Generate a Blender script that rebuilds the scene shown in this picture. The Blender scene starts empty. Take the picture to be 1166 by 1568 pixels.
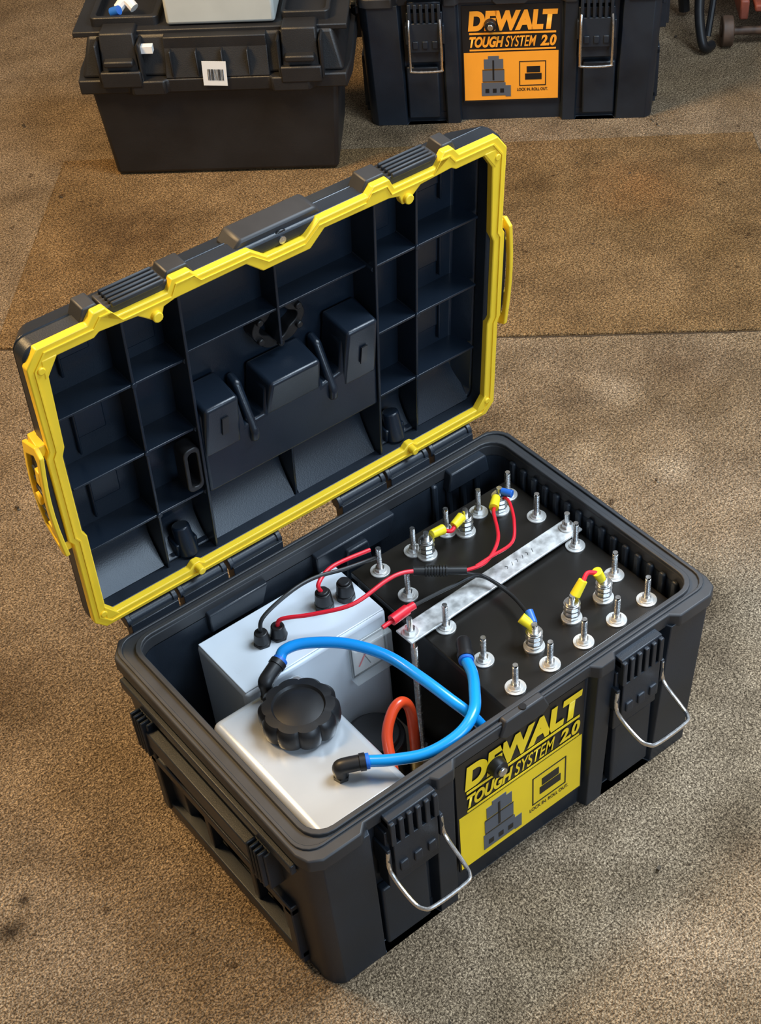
import bpy, bmesh, math, random
import numpy as np
from mathutils import Vector, Matrix
random.seed(4)
scene=bpy.context.scene
PI=math.pi
# ------------------------------------------------------------ materials
def mat(name,col,rough=.5,metal=0,noise=0,nscale=60,bump=0,bscale=300,trans=0,alpha=1,coat=0):
    m=bpy.data.materials.new(name); m.use_nodes=True; nt=m.node_tree; b=nt.nodes['Principled BSDF']
    c=(*col,1); b.inputs['Base Color'].default_value=c
    b.inputs['Roughness'].default_value=rough; b.inputs['Metallic'].default_value=metal
    if coat: b.inputs['Coat Weight'].default_value=coat; b.inputs['Coat Roughness'].default_value=.15
    if trans: b.inputs['Transmission Weight'].default_value=trans
    if alpha<1: b.inputs['Alpha'].default_value=alpha
    tc=nt.nodes.new('ShaderNodeTexCoord')
    if noise:
        n=nt.nodes.new('ShaderNodeTexNoise'); n.inputs['Scale'].default_value=nscale; n.inputs['Detail'].default_value=6
        nt.links.new(tc.outputs['Object'],n.inputs['Vector'])
        r=nt.nodes.new('ShaderNodeValToRGB'); r.color_ramp.elements[0].position=.3; r.color_ramp.elements[1].position=.7
        r.color_ramp.elements[0].color=(*[x*(1-noise) for x in col],1); r.color_ramp.elements[1].color=(*[min(1,x*(1+noise)) for x in col],1)
        nt.links.new(n.outputs['Fac'],r.inputs['Fac']); nt.links.new(r.outputs['Color'],b.inputs['Base Color'])
        mr=nt.nodes.new('ShaderNodeMapRange'); mr.inputs['To Min'].default_value=max(0,rough-.08); mr.inputs['To Max'].default_value=min(1,rough+.1)
        nt.links.new(n.outputs['Fac'],mr.inputs['Value']); nt.links.new(mr.outputs['Result'],b.inputs['Roughness'])
    if bump:
        n2=nt.nodes.new('ShaderNodeTexNoise'); n2.inputs['Scale'].default_value=bscale; n2.inputs['Detail'].default_value=3
        nt.links.new(tc.outputs['Object'],n2.inputs['Vector'])
        bp=nt.nodes.new('ShaderNodeBump'); bp.inputs['Strength'].default_value=bump; bp.inputs['Distance'].default_value=.001
        nt.links.new(n2.outputs['Fac'],bp.inputs['Height']); nt.links.new(bp.outputs['Normal'],b.inputs['Normal'])
    return m
M_black=mat('black_plastic',(.012,.017,.025),.40,noise=.25,nscale=14,bump=.15,bscale=900)
M_lidin=mat('lid_inner_plastic',(.008,.014,.024),.30,noise=.2,nscale=10,bump=.1,bscale=700)
M_rim=mat('rim_plastic',(.028,.029,.032),.48,noise=.2,nscale=20)
M_yel=mat('yellow_plastic',(.95,.64,.03),.38,noise=.05,nscale=20)
M_orange=mat('label_yellow',(.98,.68,.02),.35,noise=.03,nscale=30)
M_orange2=mat('label_orange',(.98,.37,.03),.4,noise=.03,nscale=30)
M_lblack=mat('label_black',(.012,.012,.013),.3)
M_lgrey=mat('label_grey',(.10,.11,.13),.4)
M_alu=mat('painted_aluminium',(.60,.63,.66),.24,metal=.35,noise=.06,nscale=9)
M_alu2=mat('painted_enclosure',(.74,.80,.86),.30,metal=.1,noise=.04,nscale=9)
M_galv=mat('galvanised_steel',(.72,.72,.70),.40,metal=.5,noise=.4,nscale=90)
M_steel=mat('zinc_steel',(.80,.80,.80),.25,metal=1,noise=.1,nscale=200)
M_washer=mat('washer_steel',(.78,.77,.74),.35,metal=.6)
M_plate=mat('gloss_black_sheet',(.011,.009,.007),.32,noise=.3,nscale=8)
M_rub=mat('black_rubber',(.010,.010,.011),.40,noise=.2,nscale=40)
M_blue=mat('blue_hose_plastic',(.005,.30,.82),.28,coat=.4)
M_bluec=mat('blue_collar',(.02,.14,.55),.4)
M_red=mat('red_wire',(.80,.012,.03),.4)
M_orh=mat('orange_red_hose',(.92,.08,.02),.3,coat=.3)
M_ywc=mat('yellow_crimp',(.95,.75,.02),.4)
M_wblk=mat('black_wire',(.015,.015,.015),.4)
M_brass=mat('brass',(.75,.48,.18),.3,metal=1)
M_clear=mat('clear_plastic',(.8,.85,.85),.1,alpha=.28)
M_white=mat('white_paper',(.8,.8,.78),.6)
M_tray=mat('tray_aluminium',(.78,.70,.55),.38,metal=.2,noise=.15,nscale=12)
M_tool=mat('toolbox_plastic',(.012,.012,.013),.46,noise=.3,nscale=9,bump=.3,bscale=500)
M_grey=mat('grey_plastic',(.46,.49,.47),.45,noise=.05,nscale=20)
M_jred=mat('rusty_red_paint',(.20,.05,.03),.55,noise=.5,nscale=25)
M_rust=mat('brown_iron',(.09,.05,.03),.6,noise=.5,nscale=40)
M_crumb=mat('crumb_dirt',(.05,.035,.02),.8,noise=.5,nscale=40)
# ------------------------------------------------------------ mesh builder
class MB:
    def __init__(s): s.bm=bmesh.new()
    def hexa(s,P):
        v=[s.bm.verts.new(p) for p in P]
        for f in ((0,3,2,1),(4,5,6,7),(0,1,5,4),(1,2,6,5),(2,3,7,6),(3,0,4,7)): s.bm.faces.new([v[i] for i in f])
    def box(s,x0,x1,y0,y1,z0,z1,M=None):
        P=[Vector(p) for p in ((x0,y0,z0),(x1,y0,z0),(x1,y1,z0),(x0,y1,z0),(x0,y0,z1),(x1,y0,z1),(x1,y1,z1),(x0,y1,z1))]
        if M: P=[M@p for p in P]
        s.hexa(P); return s
    def cyl(s,p0,p1,r,r2=None,seg=24):
        p0=Vector(p0);p1=Vector(p1); r2=r if r2 is None else r2
        d=(p1-p0).normalized(); a=d.orthogonal().normalized(); b=d.cross(a)
        A=[s.bm.verts.new(p0+(a*math.cos(t)+b*math.sin(t))*r) for t in [2*PI*i/seg for i in range(seg)]]
        B=[s.bm.verts.new(p1+(a*math.cos(t)+b*math.sin(t))*r2) for t in [2*PI*i/seg for i in range(seg)]]
        for i in range(seg):
            j=(i+1)%seg; s.bm.faces.new((A[i],A[j],B[j],B[i]))
        s.bm.faces.new(A[::-1]); s.bm.faces.new(B); return s
    def prism(s,pts,z0,z1,s0=(1,1),s1=(1,1),axis='z'):
        def m(x,y,z):
            if axis=='z': return (x,y,z)
            if axis=='x': return (z,x,y)
            if axis=='y': return (x,z,y)
        A=[s.bm.verts.new(m(x*s0[0],y*s0[1],z0)) for x,y in pts]; B=[s.bm.verts.new(m(x*s1[0],y*s1[1],z1)) for x,y in pts]
        n=len(pts)
        for i in range(n):
            j=(i+1)%n; s.bm.faces.new((A[i],A[j],B[j],B[i]))
        s.bm.faces.new(A[::-1]); s.bm.faces.new(B); return s
    def ring(s,outer,inner,z0,z1,s0=(1,1),s1=(1,1)):
        O0=[s.bm.verts.new((x*s0[0],y*s0[1],z0)) for x,y in outer]; O1=[s.bm.verts.new((x*s1[0],y*s1[1],z1)) for x,y in outer]
        I0=[s.bm.verts.new((x,y,z0)) for x,y in inner]; I1=[s.bm.verts.new((x,y,z1)) for x,y in inner]
        for A,B in ((O0,O1),(I1,I0)):
            n=len(A)
            for i in range(n):
                j=(i+1)%n; s.bm.faces.new((A[i],A[j],B[j],B[i]))
        for A,B in ((O0,I0),(O1,I1)):
            es=[]
            for L in (A,B):
                for i in range(len(L)):
                    es.append(s.bm.edges.get((L[i],L[(i+1)%len(L)])))
            bmesh.ops.triangle_fill(s.bm,use_beauty=True,use_dissolve=False,edges=es)
        return s
    def tube(s,pts,r,seg=12,sub=8):
        P=[Vector(p) for p in pts]; Q=[]
        n=len(P)
        if n>2 and sub>1:
            for i in range(n-1):
                p0=P[max(i-1,0)];p1=P[i];p2=P[i+1];p3=P[min(i+2,n-1)]
                for k in range(sub):
                    t=k/sub
                    Q.append(.5*((2*p1)+(-p0+p2)*t+(2*p0-5*p1+4*p2-p3)*t*t+(-p0+3*p1-3*p2+p3)*t**3))
            Q.append(P[-1])
        else: Q=P
        T=[(Q[min(i+1,len(Q)-1)]-Q[max(i-1,0)]).normalized() for i in range(len(Q))]
        a=T[0].orthogonal().normalized(); rings=[]
        for i,q in enumerate(Q):
            a=(a-T[i]*a.dot(T[i])).normalized(); b=T[i].cross(a)
            rings.append([s.bm.verts.new(q+(a*math.cos(2*PI*k/seg)+b*math.sin(2*PI*k/seg))*r) for k in range(seg)])
        for A,B in zip(rings,rings[1:]):
            for k in range(seg):
                j=(k+1)%seg; s.bm.faces.new((A[k],A[j],B[j],B[k]))
        s.bm.faces.new(rings[0][::-1]); s.bm.faces.new(rings[-1]); return s
    def lathe(s,prof,c,seg=32,knurl=0,kn=10):
        rings=[]
        for r,z,k in prof:
            ring=[]
            for i in range(seg):
                t=2*PI*i/seg; rr=r*(1+(knurl*k*(abs(math.cos(t*kn/2))**.6-1)))
                ring.append(s.bm.verts.new((c[0]+rr*math.cos(t),c[1]+rr*math.sin(t),c[2]+z)))
            rings.append(ring)
        for A,B in zip(rings,rings[1:]):
            for k in range(seg):
                j=(k+1)%seg; s.bm.faces.new((A[k],A[j],B[j],B[k]))
        s.bm.faces.new(rings[0][::-1]); s.bm.faces.new(rings[-1]); return s
    def done(s,name,m,parent=None,bevel=0,seg=2,smooth=True,ang=35):
        bmesh.ops.recalc_face_normals(s.bm,faces=s.bm.faces)
        me=bpy.data.meshes.new(name); s.bm.to_mesh(me); s.bm.free()
        me.materials.append(m)
        if smooth:
            me.shade_smooth(); me.set_sharp_from_angle(angle=math.radians(ang))
        o=bpy.data.objects.new(name,me); scene.collection.objects.link(o)
        if parent: o.parent=parent
        if bevel:
            b=o.modifiers.new('bevel','BEVEL'); b.width=bevel; b.segments=seg; b.limit_method='ANGLE'; b.angle_limit=math.radians(35)
        return o
def empty(name,loc=(0,0,0),rot=(0,0,0),parent=None):
    e=bpy.data.objects.new(name,None); scene.collection.objects.link(e); e.location=loc; e.rotation_euler=rot; e.empty_display_size=.05
    if parent: e.parent=parent
    return e
def text(name,body,x0,x1,z0,z1,y,m,parent,shear=0,off=0.0):
    cu=bpy.data.curves.new(name,'FONT'); cu.body=body; cu.size=1; cu.shear=shear; cu.offset=off; cu.extrude=.0; cu.fill_mode='FRONT'
    o=bpy.data.objects.new(name+'_c',cu); scene.collection.objects.link(o)
    bpy.context.view_layer.update()
    me=bpy.data.meshes.new_from_object(o.evaluated_get(bpy.context.evaluated_depsgraph_get()))
    bpy.data.objects.remove(o)
    xs=[v.co.x for v in me.vertices]; ys=[v.co.y for v in me.vertices]
    ax,bx,ay,by=min(xs),max(xs),min(ys),max(ys)
    for v in me.vertices:
        v.co=Vector((x0+(v.co.x-ax)/(bx-ax)*(x1-x0), y, z0+(v.co.y-ay)/(by-ay)*(z1-z0)))
    me.materials.clear(); me.materials.append(m)
    o=bpy.data.objects.new(name,me); scene.collection.objects.link(o); o.parent=parent
    return o
def mirror(pts):
    return pts+[(-x,y) for x,y in pts[::-1] if abs(x)>1e-6]
def rrect(x0,x1,y0,y1,r,n=5):
    P=[]
    for cx,cy,a in ((x0+r,y0+r,PI),(x1-r,y0+r,1.5*PI),(x1-r,y1-r,0),(x0+r,y1-r,.5*PI)):
        for i in range(n+1):
            t=a+.5*PI*i/n; P.append((cx+r*math.cos(t),cy+r*math.sin(t)))
    return P
# ------------------------------------------------------------ tool case
H=.25
def build_case(name,loc,rot,lid_a,bail_open):
    root=empty(name,loc,rot)
    inner=rrect(-.254,.258,-.164,.168,.022)
    front=mirror([(-.277,-.166),(-.272,-.178),(-.262,-.1855),(-.206,-.1855),(-.200,-.169),(-.128,-.169),(-.124,-.184),(-.100,-.184),(-.096,-.1715)])
    body=front+[(.277,-.10),(.265,-.095),(.265,.095),(.277,.10),(.277,.166),(.262,.1855),(-.262,.1855),(-.277,.166),(-.277,.10),(-.265,.095),(-.265,-.095),(-.277,-.10)]
    mb=MB(); mb.ring(body,inner,0.0,.236,s0=(.972,.962)); mb.done('body_shell',M_black,root,.0025)
    MB().prism(rrect(-.262,.262,-.165,.172,.02),.004,.018).done('body_floor',M_black,root)
    rf=mirror([(-.280,-.166),(-.275,-.181),(-.262,-.1885),(-.216,-.1885),(-.206,-.179),(-.126,-.179),(-.121,-.1865),(-.100,-.1865),(-.092,-.1765)])
    rim=rf+[(.281,.168),(.263,.188),(-.263,.188),(-.280,.168)]
    MB().ring(rim,inner,.232,.25).done('rim',M_rim,root,.002)
    lip_o=rrect(-.260,.264,-.170,.174,.026)
    MB().ring(lip_o,inner,.2495,.2545).done('rim_lip',M_rim,root,.001)
    l2=rrect(-.275,.277,-.1755,.184,.022); l3=rrect(-.271,.273,-.1725,.181,.022)
    MB().ring(l2,l3,.2495,.2525).done('rim_seal_ridge',M_rim,root,.0008)
    mb=MB(); mb.prism([(-.034,.236),(-.026,.229),(.026,.229),(.034,.236),(.026,.256),(-.026,.256)],-.180,-.170,axis='y'); mb.done('front_lock_tab',M_rim,root,.002)
    MB().cyl((0,-.1755,.2555),(0,-.1755,.2575),.004).done('lock_hole',M_lblack,root)
    for i,xc in enumerate((-.157,.157)):
        mb=MB()
        mb.box(xc-.033,xc+.033,-.186,-.168,.128,.222)
        mb.box(xc-.028,xc+.028,-.193,-.186,.150,.205)
        for k in range(6): 
            x=xc-.027+k*.0108; mb.box(x-.003,x+.003,-.194,-.170,.205,.240)
        mb.box(xc-.030,xc+.030,-.190,-.172,.230,.243)
        mb.box(xc-.036,xc-.031,-.192,-.168,.165,.200); mb.box(xc+.031,xc+.036,-.192,-.168,.165,.200)
        for k in range(3):
            x=xc-.018+k*.018; mb.box(x-.005,x+.005,-.1955,-.190,.158,.172)
        mb.done('latch_%d'%(i+1),M_black,root,.0012)
        if bail_open: P=[(xc-.034,-.19,.196),(xc-.035,-.193,.166),(xc-.034,-.224,.150),(xc-.030,-.238,.148),(xc-.020,-.243,.148),(xc+.020,-.243,.148),(xc+.030,-.238,.148),(xc+.034,-.224,.150),(xc+.035,-.193,.166),(xc+.034,-.19,.196)]
        else: P=[(xc-.028,-.19,.215),(xc-.029,-.199,.190),(xc-.029,-.199,.125),(xc-.025,-.2,.117),(xc+.025,-.2,.117),(xc+.029,-.199,.125),(xc+.029,-.199,.190),(xc+.028,-.19,.215)]
        MB().tube(P,.0024,10,sub=4).done('latch_bail_%d'%(i+1),M_steel,root)
    mb=MB()
    for s in (-1,1):
        mb.box(s*.165-.03,s*.165+.03,-.1775,-.165,.012,.115)
    mb.done('front_ribs',M_black,root,.003)
    for s,nm in ((-1,'left'),(1,'right')):
        mb=MB()
        X=lambda a,b:(min(s*a,s*b),max(s*a,s*b))
        mb.box(*X(.277,.284),-.160,.160,.212,.226)
        mb.box(*X(.280,.293),-.100,.104,.172,.198)
        for yc in (-.108,.112):
            mb.box(*X(.262,.291),yc-.014,yc+.014,.150,.208)
            for k in range(4): mb.box(*X(.284,.296),yc-.011+k*.0066,yc-.008+k*.0066,.156,.212)
        mb.box(*X(.262,.281),-.135,.140,.105,.120)
        mb.box(*X(.262,.281),-.135,-.122,.02,.115); mb.box(*X(.262,.281),.127,.140,.02,.115)
        mb.box(*X(.262,.278),-.135,.140,.010,.030)
        mb.box(*X(.262,.274),-.05,-.04,.03,.11); mb.box(*X(.262,.274),.04,.05,.03,.11)
        mb.done('handle_'+nm,M_black,root,.0025)
    mb=MB(); yy=.196; zz=.262
    for x0,x1 in ((-.245,-.185),(-.178,-.12),(-.112,-.045),(.040,.105),(.112,.17),(.178,.238)):
        mb.cyl((x0,yy,zz),(x1,yy,zz),.0065,seg=16); mb.box(x0,x1,.184,.199,.236,.262)
        mb.cyl((x0-.002,yy,zz),(x0+.004,yy,zz),.0085,seg=16); mb.cyl((x1-.004,yy,zz),(x1+.002,yy,zz),.0085,seg=16)
    mb.done('hinge_knuckles',M_black,root,.0008)
    yl=-.1725
    MB().box(-.089,.091,yl,-.170,.040,.226).done('label_black',M_lblack,root)
    LO=M_orange if bail_open else M_orange2
    MB().box(-.087,.089,yl-.0006,yl+.0002,.0435,.137).done('label_panel',LO,root)
    yt=yl-.0012
    text('label_title','DEWALT',-.078,.087,.178,.216,yt,LO,root,shear=.12,off=.06)
    MB().box(-.076,.084,yt,yt+.0006,.1715,.175).box(-.076,.084,yt,yt+.0006,.1405,.1435).done('label_rules',LO,root)
    text('label_sub','TOUGH',-.076,-.012,.147,.168,yt,LO,root,shear=.3,off=.045)
    text('label_sub2','SYSTEM',-.010,.048,.147,.168,yt,LO,root,shear=.3,off=.01)
    text('label_sub3','2.0',.055,.085,.147,.168,yt,LO,root,shear=.2,off=.045)
    mb=MB()
    for (a,b,c,d) in ((-.055,-.010,.052,.078),(-.053,-.012,.081,.102),(-.050,-.014,.105,.124),(-.042,-.022,.124,.130),(-.010,.000,.050,.072)):
        mb.box(a,b,yt,yt+.0008,c,d)
    mb.done('label_picture',M_lgrey,root)
    mb=MB(); 
    for (a,b,c,d) in ((.016,.066,.117,.1185),(.016,.066,.070,.0715),(.016,.0175,.070,.118),(.0645,.066,.070,.118)): mb.box(a,b,yt,yt+.0008,c,d)
    mb.box(.030,.055,yt,yt+.0008,.096,.108); mb.box(.027,.058,yt,yt+.0008,.082,.094)
    for k in range(3): mb.box(-.048+k*.014,-.041+k*.014,yt-.0004,yt,.058,.066)
    for k in range(2): mb.box(-.053,-.012,yt-.0004,yt,.0795+k*.0235,.0805+k*.0235)
    mb.box(-.034,-.031,yt-.0004,yt,.083,.122)
    mb.done('label_diagram',M_lblack,root)
    text('label_caption','LOCK IN. ROLL OUT.',.012,.070,.060,.066,yt,M_lblack,root,off=.02)
    MB().cyl((-.037,-.184,.190),(-.037,-.172,.190),.010,.012).done('lock_plug',M_rub,root,.001)
    MB().cyl((-.037,-.188,.190),(-.037,-.184,.190),.0055).done('lock_plug_centre',M_steel,root,.001)
    # lid
    L=empty('lid',(0,.194,.272) if lid_a<3 else (0,.187,.2565),(lid_a,0,0),root)
    half_o=[(-.281,.362),(-.268,.3786),(-.216,.3790),(-.208,.389),(-.196,.389),(-.186,.375),(-.132,.375),(-.126,.387),(-.106,.387),(-.099,.3785),(-.040,.3785),(-.022,.364)]
    out=half_o+[(-x,y) for x,y in half_o[::-1]]+[(.280,.262),(.284,.255),(.284,.142),(.280,.135),(.280,.012),(.268,-.002),(-.268,-.002),(-.280,.012),(-.280,.135),(-.284,.142),(-.284,.255),(-.280,.262)]
    half_i=[(-.262,.345),(-.250,.363),(-.212,.363),(-.206,.367),(-.166,.3645),(-.158,.358),(-.150,.351),(-.142,.351),(-.138,.362),(-.126,.365),(-.046,.3660),(-.028,.350)]
    inn=half_i+[(-x,y) for x,y in half_i[::-1]]+[(.264,.26),(.268,.25),(.268,.146),(.264,.138),(.264,.024),(.254,.012),(.160,.012),(.154,.018),(.146,.018),(.140,.012),(-.140,.012),(-.146,.018),(-.154,.018),(-.160,.012),(-.254,.012),(-.264,.024),(-.264,.138),(-.268,.146),(-.268,.25),(-.264,.26)]
    out=out[::-1]; inn=inn[::-1]
    MB().ring(out,inn,-.009,0).done('lid_seal_rim',M_yel,L,.0012)
    gi=[(x*.972,.1885+(y-.1885)*.966) for x,y in out]; go=[(x*.978,.1885+(y-.1885)*.972) for x,y in out]
    mb=MB(); mb.ring(go,gi,-.0005,.0014); mb.done('lid_seal_bead',M_yel,L,.0006)
    mb=MB()
    for s in (-1,1):
        for vv in (.02,.355):
            mb.cyl((s*.268,vv,-.004),(s*.268,vv,.002),.004,seg=12)
            mb.prism([(s*.250,vv-.012 if vv<.1 else vv+.010),(s*.266,vv-.012 if vv<.1 else vv+.010),(s*.266,vv+.010 if vv<.1 else vv-.012)],-.009,.0008)
        mb.cyl((s*.150,.012,-.004),(s*.150,.012,.010),.0045,seg=12)
        mb.cyl((s*.148,.357,-.008),(s*.148,.357,.005),.0055,seg=12)
    mb.done('lid_rim_bosses',M_yel,L,.001)
    so=rrect(-.2795,.2795,-.001,.3785,.014); si=rrect(-.264,.264,.012,.364,.012)
    MB().ring(so,si,-.026,-.006).done('lid_wall',M_black,L,.003)
    cx=.1885
    def sc(P,f,g): return [(x*f,cx+(y-cx)*g) for x,y in P]
    mb=MB(); A=so; n=len(A)
    v0=[mb.bm.verts.new((x,y,-.026)) for x,y in so]; v1=[mb.bm.verts.new((x,y,-.060)) for x,y in sc(so,.93,.91)]
    for i in range(n):
        j=(i+1)%n; mb.bm.faces.new((v0[i],v0[j],v1[j],v1[i]))
    mb.bm.faces.new(v1)
    w0=[mb.bm.verts.new((x,y,-.026)) for x,y in si]; w1=[mb.bm.verts.new((x,y,-.052)) for x,y in sc(si,.95,.93)]
    m_=len(w0)
    for i in range(m_):
        j=(i+1)%m_; mb.bm.faces.new((w0[j],w0[i],w1[i],w1[j]))
    mb.bm.faces.new(w1[::-1])
    es=[mb.bm.edges.get((v0[i],v0[(i+1)%n])) for i in range(n)]+[mb.bm.edges.get((w0[i],w0[(i+1)%m_])) for i in range(m_)]
    bmesh.ops.triangle_fill(mb.bm,use_beauty=True,edges=es)
    mb.done('lid_pan',M_lidin,L,.002)
    mb=MB(); zf=-.018; zb=-.054
    for u in (-.175,-.116,.116,.175):
        mb.box(u-.0016,u+.0016,.012,.364,zb,zf if abs(u)>.15 else -.012)
    for v in (.095,.185,.275):
        mb.box(-.260,-.116,v-.0016,v+.0016,zb,zf); mb.box(.116,.260,v-.0016,v+.0016,zb,zf)
    mb.box(-.116,.116,.2735,.2765,zb,-.026); mb.box(-.0015,.0015,.23,.360,zb,-.024); mb.box(-.0015,.0015,.012,.085,zb,-.022)
    for u in (-.175,-.116,.116,.175):
        for v in (.095,.185,.275): mb.cyl((u,v,zb),(u,v,zf+.002),.0035,seg=10)
    mb.done('lid_ribs',M_lidin,L,.0008)
    mb=MB()
    for s in (-1,1):
        for (u,v) in ((.215,.325),(.215,.225),(.215,.135)):
            mb.box(s*u-.018,s*u+.018,v-.012,v+.020,zb,-.050)
            mb.box(s*(u+.016)-.0015,s*(u+.016)+.0015,v-.03,v+.025,zb,-.046)
        mb.box(s*.145-.018,s*.145+.018,.29,.33,zb,-.050)
    mb.done('lid_pads',M_lidin,L,.003)
    mb=MB()
    K_=12
    def scoop(top,h_):
        prof=[(.012,-.053),(.012,top)]
        for k in range(1,K_+1):
            t=k/K_; prof.append((.012+h_*t,top+(-.0528-top)*math.sin(t*PI/2)))
        return prof
    for x0,x1 in ((-.258,-.178),(.178,.258)): mb.prism(scoop(-.024,.052),x0,x1,axis='x')
    for x0,x1 in ((-.113,-.003),(.003,.113)): mb.prism(scoop(-.022,.060),x0,x1,axis='x')
    for x0,x1 in ((-.172,-.119),(.119,.172)): mb.prism(scoop(-.030,.046),x0,x1,axis='x')
    mb.done('lid_scoops',M_lidin,L,.0,ang=60)
    mb=MB()
    for s in (-1,1):
        mb.cyl((s*.146,.012,-.024),(s*.146,.048,-.034),.012,.010); mb.box(s*.146-.014,s*.146+.014,.012,.030,-.05,-.024)
    mb.done('lid_bosses',M_lidin,L,.002)
    mb=MB()
    pts=[(-.114,.092),(.114,.092),(.114,.205),(.108,.212),(.074,.212),(.068,.206),(.064,.166),(.040,.160),(.036,.196),(.030,.202),(-.026,.202),(-.032,.196),(-.036,.162),(-.060,.160),(-.066,.200),(-.072,.206),(-.108,.206),(-.114,.200)]
    mb.prism(pts,-.052,-.013)
    mb.done('lid_holder',M_lidin,L,.005,3)
    mb=MB()
    def wedge(u,w_,v0_,v1_,zt):
        P=[(u-w_,v0_,-.013),(u+w_,v0_,-.013),(u+w_*.88,v1_,zt),(u-w_*.88,v1_,zt),(u-w_,v0_,-.05),(u+w_,v0_,-.05),(u+w_*.95,v1_+.004,-.05),(u-w_*.95,v1_+.004,-.05)]
        mb.hexa([Vector(p) for p in (P[4],P[5],P[6],P[7],P[0],P[1],P[2],P[3])])
    wedge(-.090,.023,.142,.212,-.004); wedge(.002,.036,.158,.204,-.004); wedge(.090,.023,.142,.220,-.004)
    for u in (-.052,.052): mb.prism([(.135,-.014),(.135,-.008),(.150,-.006),(.200,-.034),(.205,-.050),(.135,-.050)],u-.005,u+.005,axis='x')
    mb.done('lid_hook_towers',M_lidin,L,.004,3)
    mb=MB()
    for u in (-.088,.092): mb.hexa([Vector(p) for p in ((u-.004,.168,-.0092),(u+.004,.168,-.0092),(u+.004,.192,-.0062),(u-.004,.192,-.0062),(u-.004,.168,-.0075),(u+.004,.168,-.0075),(u+.004,.192,-.0045),(u-.004,.192,-.0045))])
    mb.done('lid_slots',M_lblack,L)
    mb=MB(); cu,cv,R=0.006,.248,.032
    mb.ring([(cu+R*math.cos(t)*(1+.03*math.cos(6*t)),cv+R*.88*math.sin(t)*(1+.03*math.cos(6*t))) for t in [2*PI*i/48 for i in range(48)]],
            [(cu+R*(.66+.09*math.cos(4*t))*math.cos(t),cv+R*(.55+.09*math.cos(4*t))*math.sin(t)) for t in [2*PI*i/48 for i in range(48)]],-.054,-.036)
    for k in range(6):
        t=k*PI/3+.5; mb.cyl((cu+R*.87*math.cos(t),cv+R*.76*math.sin(t),-.042),(cu+R*.87*math.cos(t),cv+R*.76*math.sin(t),-.032),.004,seg=12)
    mb.ring(rrect(-.138,-.118,.105,.165,.008),rrect(-.133,-.122,.111,.159,.005),-.034,-.014)
    mb.done('lid_lock_core',M_rub,L,.001)
    for i,s in enumerate((-1,1)):
        mb=MB()
        mb.box(s*.160-.034,s*.160+.034,.374,.384,-.030,-.006)
        for k in range(5): mb.box(s*.160-.028,s*.160+.028,.383,.389,-.028+k*.0056,-.025+k*.0056)
        mb.prism([(s*.207-.014,.374),(s*.207+.014,.374),(s*.207+.007,.391),(s*.207-.007,.391)],-.030,-.0085)
        mb.prism([(s*.115-.020,.374),(s*.115+.020,.374),(s*.115+.011,.390),(s*.115-.011,.390)],-.030,-.0085)
        mb.done('lid_catch_%d'%(i+1),M_rim,L,.003)
    mb=MB(); mb.prism([(-.055,.374),(.055,.374),(.044,.386),(-.044,.386)],-.040,-.010); mb.done('lid_lock_boss',M_rim,L,.003)
    MB().cyl((.0,.370,-.010),(.0,.370,-.007),.010).done('lid_lock_ring',M_lblack,L,.001)
    MB().cyl((.0,.370,-.008),(.0,.370,-.005),.004).done('lid_lock_pin',M_steel,L)
    for i,s in enumerate((-1,1)):
        o_=[(.262,.003),(.270,-.006),(.254,-.040),(.138,-.040),(.124,-.006),(.128,.003)]
        i_=[(.252,-.004),(.257,-.010),(.244,-.032),(.148,-.032),(.137,-.010),(.140,-.004)]
        r=MB(); r.ring(o_,i_,0,.005)
        def hug(bm):
            for v in bm.verts:
                x,vv,z=v.co.z,v.co.x,v.co.y
                bow=.005*math.sin(max(0,min(1,(vv-.124)/.146))*PI)
                v.co=Vector((s*(.2865+x+bow+.12*min(0,z+.006)),vv,z))
        bmesh.ops.subdivide_edges(r.bm,edges=[e_ for e_ in r.bm.edges if e_.calc_length()>.05],cuts=6)
        hug(r.bm); r.done('side_clip_frame_%d'%(i+1),M_yel,L,.001)
        mb=MB(); mb.prism(i_,-.014,.0005)
        bmesh.ops.subdivide_edges(mb.bm,edges=[e_ for e_ in mb.bm.edges if e_.calc_length()>.05],cuts=6)
        for k in range(7):
            vv=.152+k*.013; mb.box(vv-.002,vv+.002,-.028,-.010,.000,.003)
        hug(mb.bm); mb.done('side_clip_plate_%d'%(i+1),M_black,L,.001)
        mb=MB(); mb.box(.255,.268,-.030,-.006,-.008,.002); mb.box(.126,.138,-.030,-.006,-.008,.002); mb.cyl((.195,-.02,.001),(.195,-.02,.006),.007,seg=14); mb.box(.150,.168,-.014,-.004,.0,.005); mb.box(.222,.240,-.014,-.004,.0,.005)
        hug(mb.bm); mb.done('side_clip_spring_%d'%(i+1),M_yel,L,.001)
    mb=MB(); mb.prism(rrect(-.20,.20,.05,.33,.03),-.068,-.058); mb.done('lid_crown',M_black,L,.004)
    return root
case=build_case('open_tool_case',(0,0,0),(0,0,0),1.651,True)
case2=build_case('closed_tool_case',(1.2106,1.2307,0.0),(0,0,-.7025),PI,False)
mb=MB()
for k in range(15):
    y=-.142+k*.0195; mb.box(.2525,.259,y-.0045,y+.0045,.150,.240); 
for k in range(4):
    x=.16+k*.022; mb.box(x-.004,x+.004,.162,.169,.15,.236)
mb.done('wall_ribs',M_black,case,.0025)
mb=MB()
mb.prism([(-.165,.213),(-.095,.213),(-.085,.240),(-.165,.240)],.160,.170,axis='y')
mb.prism([(-.02,.205),(.085,.205),(.095,.236),(-.02,.236)],.158,.170,axis='y')
mb.prism([(.015,.18),(.055,.18),(.05,.225),(.02,.225)],.152,.170,axis='y')
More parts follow.
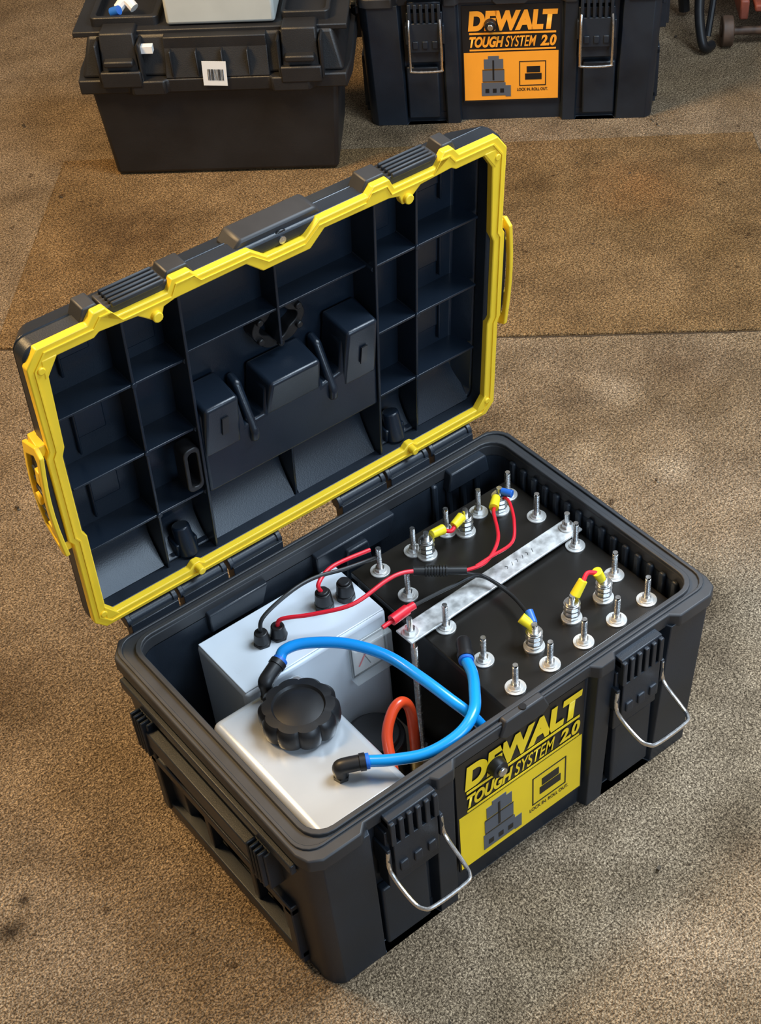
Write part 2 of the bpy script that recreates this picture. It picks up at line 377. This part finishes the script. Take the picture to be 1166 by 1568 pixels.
mb.prism([(.175,.22),(.24,.22),(.235,.247),(.18,.247)],.156,.170,axis='y')
mb.done('back_wall_ledges',M_black,case,.002)
# ------------------------------------------------------------ contents
ZT=.215
tray=empty('aluminium_tray')
MB().box(-.246,.004,-.158,.160,.019,.024).box(-.246,.004,-.160,-.157,.019,.06).box(-.120,.004,-.156,-.066,.024,.100).done('tray_floor',M_tray,tray,.002)
mb=MB(); mb.cyl((-.062,.012,.024),(-.062,.012,.085),.036,seg=40); mb.cyl((-.062,.012,.085),(-.062,.012,.092),.030,seg=40); mb.box(-.09,-.034,-.02,.04,.024,.036); mb.done('pump_body',M_rub,tray,.002)
mb=MB(); mb.cyl((-.098,-.076,.100),(-.098,-.076,.112),.011,seg=6); mb.cyl((-.098,-.076,.112),(-.098,-.076,.128),.0082); mb.cyl((-.036,-.03,.024),(-.036,-.03,.07),.008); mb.done('brass_fittings',M_brass,tray,.0006)
enc=empty('electrical_enclosure')
MB().box(-.190,.002,.058,.157,.025,ZT).done('enclosure_body',M_alu2,enc,.006,4)
MB().box(-.188,0,.0605,.1545,ZT-.001,ZT+.0012).done('enclosure_cover',M_alu2,enc,.001)
mb=MB()
for (x,y) in ((-.048,.107),(-.021,.103)):
    mb.cyl((x,y,.212),(x,y,.224),.0115,seg=8); mb.cyl((x,y,.224),(x,y,.240),.0105,.0090); mb.cyl((x,y,.240),(x,y,.243),.007)
for (x,y) in ((-.1325,.108),(-.113,.104)):
    mb.cyl((x,y,.212),(x,y,.220),.0105,seg=6); mb.cyl((x,y,.220),(x,y,.234),.0095,.0075)
mb.done('cable_glands',M_rub,enc,.0012)
MB().box(-.056,-.002,.044,.058,.138,.196).done('meter_case',M_clear,enc,.002)
MB().box(-.053,-.005,.0565,.0575,.141,.193).done('meter_dial',M_white,enc)
mb=MB(); mb.tube([(-.044,.0555,.155),(-.028,.0555,.174),(-.012,.0555,.155)],.0008,6); mb.done('meter_scale',M_red,enc)
mb=MB(); mb.cyl((-.028,.0555,.15),(-.036,.0555,.170),.0006,seg=6)
for (a,b,c,d) in ((-.053,-.005,.191,.193),(-.053,-.005,.141,.143),(-.053,-.0515,.141,.193),(-.0065,-.005,.141,.193)): mb.box(a,b,.0555,.0565,c,d)
mb.done('meter_needle',M_wblk,enc)
tank=empty('water_tank')
MB().box(-.240,-.124,-.148,.052,.025,ZT).done('tank_body',M_alu,tank,.010,5)
mb=MB(); c=(-.166,-.012,ZT-.001)
mb.lathe([(.030,0,0),(.030,.006,0),(.0425,.006,1),(.0435,.012,1),(.0430,.024,1),(.0385,.029,.8),(.0285,.030,.1),(.0265,.027,0),(.020,.0285,0),(.010,.0300,0),(.002,.0303,0)],c,seg=120,knurl=.10,kn=10)
mb.done('filler_cap',M_rub,tank,0,ang=40)
mb=MB(); mb.lathe([(.034,0,0),(.034,.005,0),(.030,.006,0)],c,48); mb.done('filler_neck',M_alu,tank)
def elbow(name,b,d,z0,parent,rise=.026):
    b=Vector((b[0],b[1],z0)); d=Vector(d).normalized(); t=b+Vector((0,0,rise))
    mb=MB(); mb.cyl(b,b+Vector((0,0,.007)),.0085,seg=6); mb.cyl(b+Vector((0,0,.007)),t,.0074)
    mb.tube([t-Vector((0,0,.004)),t,t+Vector((0,0,.002))+d*.004,t+Vector((0,0,.003))+d*.020],.0084,16,sub=4)
    e=t+Vector((0,0,.003))+d*.020
    mb.cyl(e,e+d*.006,.0094); mb.done(name,M_rub,parent,.0006)
    MB().cyl(e+d*.006,e+d*.010,.0084).done(name+'_collar',M_bluec,parent,.0005)
    return e+d*.008
e1=elbow('elbow_1',(-.172,.040),(.85,.3,.15),ZT-.002,tank)
e2=elbow('elbow_2',(-.177,-.098),(1,-.55,.0),ZT-.002,tank,.018)
bat=empty('battery_pack')
MB().box(.012,.246,-.134,.128,.02,.207).done('pack_housing',M_plate,bat,.002)
MB().box(.008,.250,-.140,.133,.207,ZT).done('pack_top_plate',M_plate,bat,.0012)
cols=[.0346+.0496*i for i in range(5)]; rows=[.1111,.0592,-.008,-.0727,-.1249]
bl=[(4,0),(3,0),(4,1),(2,0),(4,2),(1,0),(0,0),(4,3),(0,1),(4,4),(3,4),(0,2),(2,4),(0,3),(1,4),(0,4)]
bpts=[(cols[a]-(.003 if a==4 else 0),rows[b]) for a,b in bl]
mw=MB(); ms=MB()
for x,y in bpts:
    mw.cyl((x,y,ZT),(x,y,ZT+.0018),.0118); mw.cyl((x,y,ZT+.0018),(x,y,ZT+.003),.0080)
    ms.cyl((x,y,ZT),(x,y,ZT+.007),.0058,seg=6)
    ms.cyl((x,y,ZT),(x,y,ZT+.037),.0030,seg=12)
    for k in range(17): ms.cyl((x,y,ZT+.009+k*.0015),(x,y,ZT+.0097+k*.0015),.0034,seg=12)
terms=[(.092,.0955),(.1505,.0955),(.205,.0975),(.1965,-.0902),(.149,-.0892),(.089,-.094)]
for x,y in terms:
    mw.cyl((x,y,ZT),(x,y,ZT+.0025),.0120)
    for k,(z,r) in enumerate(((.003,.0085),(.010,.0075),(.017,.0075))): 
        ms.cyl((x,y,ZT+z),(x,y,ZT+z+.0055),r,seg=6); ms.cyl((x,y,ZT+z+.0055),(x,y,ZT+z+.007),.0095)
    ms.cyl((x,y,ZT),(x,y,ZT+.036),.0034,seg=12)
mw.done('washers',M_washer,bat,.0003); ms.done('studs_and_nuts',M_steel,bat)
A=Vector((-.0136,.006,0)); B=Vector((.250,.015,0)); d=(B-A).normalized(); n=Vector((-d.y,d.x,0))*.0135
mb=MB(); P=[A-n,B-n,B+n,A+n]; mb.hexa([Vector((p.x,p.y,.2205)) for p in P]+[Vector((p.x,p.y,.2235)) for p in P]); mb.done('bus_bar',M_galv,bat,.001)
mb=MB()
for k in range(6):
    p=A+d*(.155+k*.008)+Vector((0,.001,0)); h_=.0025
    mb.tube([(p.x,p.y-h_,.2237),(p.x+.002,p.y+h_*.4*(k%3),.2237),(p.x+.003*((k%2)),p.y+h_,.2237)],.0003,5,sub=3)
mb.done('bus_bar_writing',M_wblk,bat)
ms=MB(); mw=MB()
for x,y in ((-.004,.0063),(.238,.0155)):
    mw.cyl((x,y,.2235),(x,y,.2255),.0095); ms.cyl((x,y,.2255),(x,y,.231),.0065,seg=6); ms.cyl((x,y,.215),(x,y,.246),.0033,seg=12)
ms.cyl((-.006,-.002,.024),(-.006,-.002,.2205),.0038,seg=12); ms.cyl((-.006,-.002,.024),(-.006,-.002,.034),.0075,seg=6)
for k in range(90): ms.cyl((-.006,-.002,.03+k*.002),(-.006,-.002,.031+k*.002),.0042,seg=10)
ms.done('tie_rod',M_steel,bat); mw.done('tie_washers',M_washer,bat)
# hoses
e3=elbow('elbow_3',(.024,-.052),(-.55,-.82,0),ZT-.001,bat,.020)
hb=empty('blue_hose')
MB().tube([e1,(-.137,.052,.254),(-.116,.042,.258),(-.086,.010,.262),(-.064,-.032,.262),(-.055,-.079,.26),(-.047,-.115,.252),(-.036,-.140,.236),(-.027,-.150,.210),(-.024,-.150,.17)],.0062,16).done('hose',M_blue,hb)
MB().cyl((-.027,-.150,.206),(-.025,-.150,.190),.0085).done('hose_sleeve',M_steel,hb,.0005)
hb2=empty('blue_hose')
MB().tube([e2,(-.132,-.131,.238),(-.103,-.150,.243),(-.068,-.156,.25),(-.041,-.147,.255),(-.019,-.122,.251),(-.002,-.098,.243),e3],.0062,16).done('hose',M_blue,hb2)
hr=empty('red_hose')
MB().tube([(-.098,-.076,.122),(-.096,-.070,.137),(-.083,-.046,.155),(-.064,-.032,.168),(-.048,-.028,.170),(-.038,-.029,.152),(-.036,-.030,.11),(-.036,-.03,.06)],.0062,16).done('hose',M_orh,hr)
# wiring
wh=empty('wiring_harness')
mb=MB()
mb.tube([(-.113,.104,.230),(-.108,.101,.243),(-.081,.078,.250),(-.042,.057,.255),(.004,.057,.26),(.025,.055,.26),(.044,.050,.255)],.0025,10)
mb.tube([(.086,.019,.25),(.113,.014,.25),(.144,.029,.255),(.176,.074,.245),(.188,.084,.24)],.0022,10)
mb.tube([(.100,.016,.25),(.122,.015,.252),(.155,.018,.25),(.178,.040,.252),(.198,.070,.248),(.207,.090,.24)],.0020,10)
mb.tube([(-.048,.107,.238),(-.050,.110,.252),(-.022,.121,.253),(.031,.123,.243)],.0025,10)
mb.tube([(.116,.095,.240),(.124,.089,.238),(.132,.092,.240)],.0026,10)
mb.tube([(.186,-.088,.260),(.176,-.084,.263),(.166,-.088,.260)],.0026,10)
mb.cyl((-.030,.021,.238),(.014,.023,.24),.0026); mb.cyl((-.017,.021,.24),(.006,.023,.24),.0062); mb.cyl((.006,.023,.24),(.016,.023,.24),.0046)
mb.done('red_wires',M_red,wh)
mb=MB()
mb.tube([(-.1325,.108,.230),(-.126,.110,.25),(-.089,.113,.26),(-.053,.116,.258),(-.015,.112,.25),(.012,.110,.245),(.030,.111,.24)],.0024,10)
mb.tube([(.014,.023,.24),(.066,.021,.236),(.102,.013,.236),(.112,-.025,.231),(.105,-.062,.235),(.094,-.082,.245)],.0022,10)
mb.tube([(.080,.022,.25),(.092,.012,.246),(.104,.008,.238),(.115,-.018,.230)],.0018,10)
mb.cyl((.040,.053,.255),(.088,.018,.25),.0052)
dd=(Vector((.088,.018,.25))-Vector((.040,.053,.255)))
for k in range(8):
    p=Vector((.040,.053,.255))+dd*(.22+k*.055); mb.cyl(p,p+dd*.03,.0066)
mb.done('black_wires',M_wblk,wh)
mb=MB()
for a,b in (((.100,.0955,.243),(.118,.096,.240)),((.130,.092,.240),(.146,.0955,.243)),((.197,.094,.243),(.183,.082,.243)),((.1925,-.090,.247),(.186,-.088,.262)),((.166,-.088,.262),(.153,-.089,.247)),((.090,-.092,.244),(.084,-.078,.252))):
    mb.cyl(a,b,.0052,.0062,16)
mb.done('yellow_crimps',M_ywc,wh,.0006)
mb=MB()
for a,b in (((.206,.095,.247),(.212,.082,.247)),((.092,-.090,.247),(.097,-.076,.252))): mb.cyl(a,b,.0042,.0048,16)
mb.done('blue_crimps',M_bluec,wh,.0006)
mb=MB()
for x,y in terms: mb.cyl((x,y,ZT+.0245),(x,y,ZT+.027),.0075); 
mb.done('ring_terminals',M_steel,wh)
# ------------------------------------------------------------ black toolbox behind
TZ=.006
tb=empty('black_plastic_toolbox',(.428,1.443,TZ),(0,0,-.7025))
def taper(mb,x0,x1,y0,y1,z0,X0,X1,Y0,Y1,z1):
    mb.hexa([Vector(p) for p in ((x0,y0,z0),(x1,y0,z0),(x1,y1,z0),(x0,y1,z0),(X0,Y0,z1),(X1,Y0,z1),(X1,Y1,z1),(X0,Y1,z1))])
mb=MB(); taper(mb,0,.413,0,.20,0.001,-.012,.428,-.012,.215,.175); mb.done('tub',M_tool,tb,.008,3)
mb=MB()
mb.prism([(-.028,-.022),(.06,-.022),(.068,-.032),(.125,-.032),(.13,-.024),(.31,-.024),(.315,-.032),(.38,-.032),(.388,-.022),(.446,-.022),(.452,.03),(.452,.20),(.43,.23),(-.012,.23),(-.034,.20),(-.034,.03)],.170,.196)
mb.done('tub_lip',M_tool,tb,.003)
mb=MB(); taper(mb,-.022,.442,-.014,.22,.196,-.004,.424,.010,.205,.262)
mb.done('cover',M_tool,tb,.006,3)
mb=MB(); taper(mb,.128,.312,-.024,.02,.196,.13,.31,.0,.02,.258)
mb.box(.13,.31,-.006,.02,.225,.262)
for k in range(4): mb.box(.140+k*.045,.144+k*.045,-.026,-.01,.20,.245)
mb.box(-.03,.45,.012,.2,.258,.268)
mb.done('cover_panel',M_tool,tb,.004)
for i,xc in enumerate((.052,.368)):
    mb=MB(); taper(mb,xc-.034,xc+.034,-.032,.0,.186,xc-.03,xc+.03,-.012,.03,.275); mb.box(xc-.036,xc+.036,-.034,-.02,.186,.215); mb.box(xc-.026,xc+.026,-.036,-.018,.224,.235)
    mb.box(xc-.04,xc-.034,-.03,.01,.19,.262); mb.box(xc+.034,xc+.04,-.03,.01,.19,.262)
    mb.done('clasp_%d'%(i+1),M_tool,tb,.004)
mb=MB(); 
mb.ring(rrect(.0,.12,.03,.19,.01),rrect(.01,.11,.04,.18,.008),.266,.284); mb.ring(rrect(.335,.42,.03,.19,.01),rrect(.342,.412,.038,.18,.008),.266,.284); mb.done('cover_trays',M_tool,tb,.002)
SM=Matrix.Translation((.216,-.0275,.205))@Matrix.Rotation(math.radians(3),4,'Y')
MB().box(-.021,.021,-.0005,.0005,-.022,.022,SM).done('sticker',M_white,tb)
mb=MB()
for k in range(14): mb.box(-.012+k*.002,-.012+k*.002+random.choice((.0006,.0012)),-.0012,-.0005,-.012,.008,SM)
mb.done('sticker_bars',M_lblack,tb)
mb=MB(); mb.tube([(.045,.07,.282),(.06,.075,.294),(.075,.065,.284)],.009,10); mb.box(.084,.112,-.018,-.004,.240,.252); mb.done('white_fitting',M_white,tb)
mb=MB(); mb.cyl((.035,.06,.280),(.05,.055,.286),.008); mb.done('blue_fitting',M_bluec,tb)
gb=empty('grey_junction_box',(.428,1.443,TZ),(0,0,-.7025))
MB().box(.135,.326,.022,.15,.270,.330).done('box_body',M_grey,gb,.006,3)
MB().box(.131,.330,.018,.154,.330,.350).done('box_lid',M_grey,gb,.006,3)
# ------------------------------------------------------------ floor jack
fj=empty('floor_jack',(1.62,1.00,0),(0,0,-.7025))
mb=MB(); mb.box(0,.018,0,.5,.06,.10); mb.box(.12,.138,0,.5,.06,.10); mb.box(.0,.138,.05,.12,.09,.115); mb.box(.03,.11,.0,.35,.075,.09)
mb.prism([(-.01,.06),(.26,.06),(.27,.10),(.27,.30),(-.01,.30)],.115,.150); mb.prism([(.02,.12),(.22,.12),(.22,.28),(.02,.28)],.150,.170); mb.done('frame',M_jred,fj,.004)
mb=MB()
for x in (-.03,.145): mb.cyl((x,.02,.03),(x+.022,.02,.03),.03); mb.cyl((x-.003,.02,.03),(x+.025,.02,.03),.012)
mb.cyl((-.03,.02,.03),(.165,.02,.03),.008)
mb.done('wheels',M_rust,fj,.002)
mb=MB(); mb.tube([(-.07,.10,.24),(-.075,.05,.16),(-.08,.01,.08),(-.07,-.02,.02),(-.05,.0,.011)],.010,12); mb.tube([(-.04,.10,.24),(-.045,.05,.14),(-.06,.0,.03)],.007,10); mb.tube([(-.09,.16,.012),(-.10,.16,.12),(-.09,.17,.24)],.012,10); mb.cyl((-.09,.12,.09),(-.02,.12,.09),.010); mb.done('handle_yoke',M_rub,fj)
# ------------------------------------------------------------ floor
def carpet(name,c1,c2,blobs=()):
    m=bpy.data.materials.new(name); m.use_nodes=True; nt=m.node_tree; b=nt.nodes['Principled BSDF']; b.inputs['Roughness'].default_value=.95
    b.inputs['Specular IOR Level'].default_value=.15
    N=nt.nodes.new; Lk=nt.links.new; tc=N('ShaderNodeTexCoord')
    def noise(s,d=4,ro=.6):
        n=N('ShaderNodeTexNoise'); n.inputs['Scale'].default_value=s; n.inputs['Detail'].default_value=d; n.inputs['Roughness'].default_value=ro; Lk(tc.outputs['Object'],n.inputs['Vector']); return n
    def ramp(n,p0,p1,a,bb):
        r=N('ShaderNodeValToRGB'); r.color_ramp.elements[0].position=p0; r.color_ramp.elements[1].position=p1; r.color_ramp.elements[0].color=(*a,1); r.color_ramp.elements[1].color=(*bb,1); Lk(n.outputs[0],r.inputs['Fac']); return r
    def mix(mode,f,a,bb):
        x=N('ShaderNodeMix'); x.data_type='RGBA'; x.blend_type=mode; x.inputs['Factor'].default_value=f; Lk(a,x.inputs['A']); Lk(bb,x.inputs['B']); return x.outputs['Result']
    big=ramp(noise(2.6,5),.38,.62,c1,c2); mid=ramp(noise(11,6,.75),.3,.7,(.62,.60,.58),(1.25,1.25,1.25)); fine=ramp(noise(420,2,.8),.38,.62,(.42,.40,.38),(1.6,1.6,1.6)); tuft=ramp(noise(210,2,.6),.34,.66,(.60,.58,.56),(1.4,1.4,1.4))
    st=ramp(noise(3.7,3,.5),.60,.74,(1,1,1),(.45,.42,.40))
    sp=ramp(noise(34,2,.5),.71,.74,(1,1,1),(.35,.32,.3))
    c=mix('MULTIPLY',1,big.outputs[0],mid.outputs[0]); c=mix('MULTIPLY',1,c,tuft.outputs[0]); c=mix('MULTIPLY',1,c,fine.outputs[0]); c=mix('MULTIPLY',.7,c,st.outputs[0]); c=mix('MULTIPLY',.8,c,sp.outputs[0])
    wn=noise(16,4,.7)
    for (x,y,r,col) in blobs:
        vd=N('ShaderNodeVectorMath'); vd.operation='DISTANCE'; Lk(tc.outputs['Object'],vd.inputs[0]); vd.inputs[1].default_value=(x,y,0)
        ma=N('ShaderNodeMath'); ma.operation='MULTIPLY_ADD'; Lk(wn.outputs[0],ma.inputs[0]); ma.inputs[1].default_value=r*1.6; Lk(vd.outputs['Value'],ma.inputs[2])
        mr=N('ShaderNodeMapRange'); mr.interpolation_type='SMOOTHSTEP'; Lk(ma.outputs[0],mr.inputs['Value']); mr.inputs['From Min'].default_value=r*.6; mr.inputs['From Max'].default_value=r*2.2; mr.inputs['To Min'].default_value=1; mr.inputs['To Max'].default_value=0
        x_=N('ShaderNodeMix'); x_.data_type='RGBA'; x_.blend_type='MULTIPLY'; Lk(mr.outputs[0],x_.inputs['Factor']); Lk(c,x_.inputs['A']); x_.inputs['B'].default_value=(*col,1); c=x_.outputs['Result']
    Lk(c,b.inputs['Base Color'])
    n1=noise(380,3,.7); n3=noise(190,2,.6); ad=N('ShaderNodeMath'); ad.operation='ADD'; Lk(n1.outputs[0],ad.inputs[0]); Lk(n3.outputs[0],ad.inputs[1])
    bp=N('ShaderNodeBump'); bp.inputs['Strength'].default_value=1; bp.inputs['Distance'].default_value=.005; Lk(ad.outputs[0],bp.inputs['Height']); Lk(bp.outputs[0],b.inputs['Normal'])
    return m
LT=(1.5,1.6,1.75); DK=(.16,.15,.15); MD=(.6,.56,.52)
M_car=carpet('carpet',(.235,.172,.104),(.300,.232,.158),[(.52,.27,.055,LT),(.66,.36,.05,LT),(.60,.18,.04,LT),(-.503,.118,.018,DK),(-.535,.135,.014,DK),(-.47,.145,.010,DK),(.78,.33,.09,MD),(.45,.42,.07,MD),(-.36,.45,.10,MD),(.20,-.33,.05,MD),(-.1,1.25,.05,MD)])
M_car2=carpet('carpet_mat_pile',(.205,.130,.058),(.25,.165,.082),[(.75,.95,.10,(1.3,1.2,1.1)),(.35,1.25,.12,MD),(1.1,.75,.10,(1.3,1.12,1.0))])
M_seam=mat('painted_seam_shadow',(.04,.025,.012),.9)  # dark colour standing in for the shadow line along the mat edge
fl=MB().box(-3,5,-3,5,-.02,0).done('floor',M_car)
e=Vector((.763,-.646,0)); nn=Vector((.646,.763,0))
mb=MB(); P=[e*s+nn*t for s,t in ((-.72,.85),(.62,.85),(.58,1.47),(-.72,1.44))]
mb.hexa([p+Vector((0,0,-.002)) for p in P]+[p+Vector((0,0,.005)) for p in P]); mb.done('carpet_mat',M_car2,fl,.002)
mb=MB()
for a,b in ((0,1),(1,2),(2,3),(3,0)):
    p,q=P[a],P[b]; n_=60; dr=(q-p).normalized(); sd=Vector((dr.y,-dr.x,0))
    L1=[];L2=[]
    for k in range(n_+1):
        o=p.lerp(q,k/n_)+Vector((0,0,.0006)); w1=random.uniform(.001,.005) if a==0 else random.uniform(.0005,.003)
        L1.append(mb.bm.verts.new(o-sd*.001)); L2.append(mb.bm.verts.new(o+sd*w1))
    for k in range(n_): mb.bm.faces.new((L1[k],L1[k+1],L2[k+1],L2[k]))
mb.done('mat_edge_shadow_strip',M_seam,fl)  # flat jagged strip laid round the mat, its edge shade painted dark
mb=MB()
for k in range(120):
    x=random.uniform(-.6,1.8); y=random.uniform(-.5,1.8); 
    if abs(x)<.32 and abs(y)<.24: continue
    s=random.uniform(.001,.0032); p=Vector((x,y,s*.6+.003))
    mb.box(-s,s,-s*.7,s*.7,-s*.6,s*.6,Matrix.Translation(p)@Matrix.Rotation(random.random()*3,4,'Z')@Matrix.Rotation(random.random(),4,'X'))
mb.done('carpet_crumbs',M_crumb,fl)
# ------------------------------------------------------------ lights
def area(name,loc,target,size,en,col):
    l=bpy.data.lights.new(name,'AREA'); l.size=size; l.energy=en; l.color=col; o=bpy.data.objects.new(name,l); scene.collection.objects.link(o); o.location=loc
    o.rotation_euler=(Vector(target)-Vector(loc)).to_track_quat('-Z','Y').to_euler(); return o
area('daylight_skylight',(1.1,-.35,2.2),(.1,-.1,.1),1.0,68,(.72,.86,1))
area('daylight_door',(.3,-2.4,1.5),(.1,-.2,.1),1.2,42,(.60,.79,1))
area('warm_ceiling_lamp',(-.8,1.3,2.4),(.3,.9,0),.6,88,(1,.66,.30))
l=bpy.data.lights.new('window_patch','SPOT'); l.energy=260; l.color=(.78,.88,1); l.spot_size=math.radians(34); l.spot_blend=1; l.shadow_soft_size=.12
o=bpy.data.objects.new('window_patch',l); scene.collection.objects.link(o); o.location=(1.7,-.4,2.2); o.rotation_euler=(Vector((.42,-.50,0))-Vector(o.location)).to_track_quat('-Z','Y').to_euler()
w=bpy.data.worlds.new('w'); scene.world=w; w.use_nodes=True; w.node_tree.nodes['Background'].inputs[0].default_value=(1,.94,.88,1); w.node_tree.nodes['Background'].inputs[1].default_value=.2
# ------------------------------------------------------------ camera
C=np.array([-.6406,-.9011,1.4134]); th,ph,ro,f=.6412,.8118,-.0619,3206.6
h=np.array([math.sin(th)*math.cos(ph),math.cos(th)*math.cos(ph),-math.sin(ph)]); r=np.array([math.cos(th),-math.sin(th),0.]); u=np.cross(r,h)
R=r*math.cos(ro)+u*math.sin(ro); U=-r*math.sin(ro)+u*math.cos(ro)
cam=bpy.data.cameras.new('camera'); co=bpy.data.objects.new('camera',cam); scene.collection.objects.link(co)
cam.sensor_fit='VERTICAL'; cam.sensor_height=24; cam.lens=f/2221*24; cam.shift_x=-126.83/2221; cam.shift_y=227.59/2221
co.matrix_world=Matrix(((R[0],U[0],-h[0],C[0]),(R[1],U[1],-h[1],C[1]),(R[2],U[2],-h[2],C[2]),(0,0,0,1)))
scene.camera=co
scene.view_settings.view_transform='Standard'
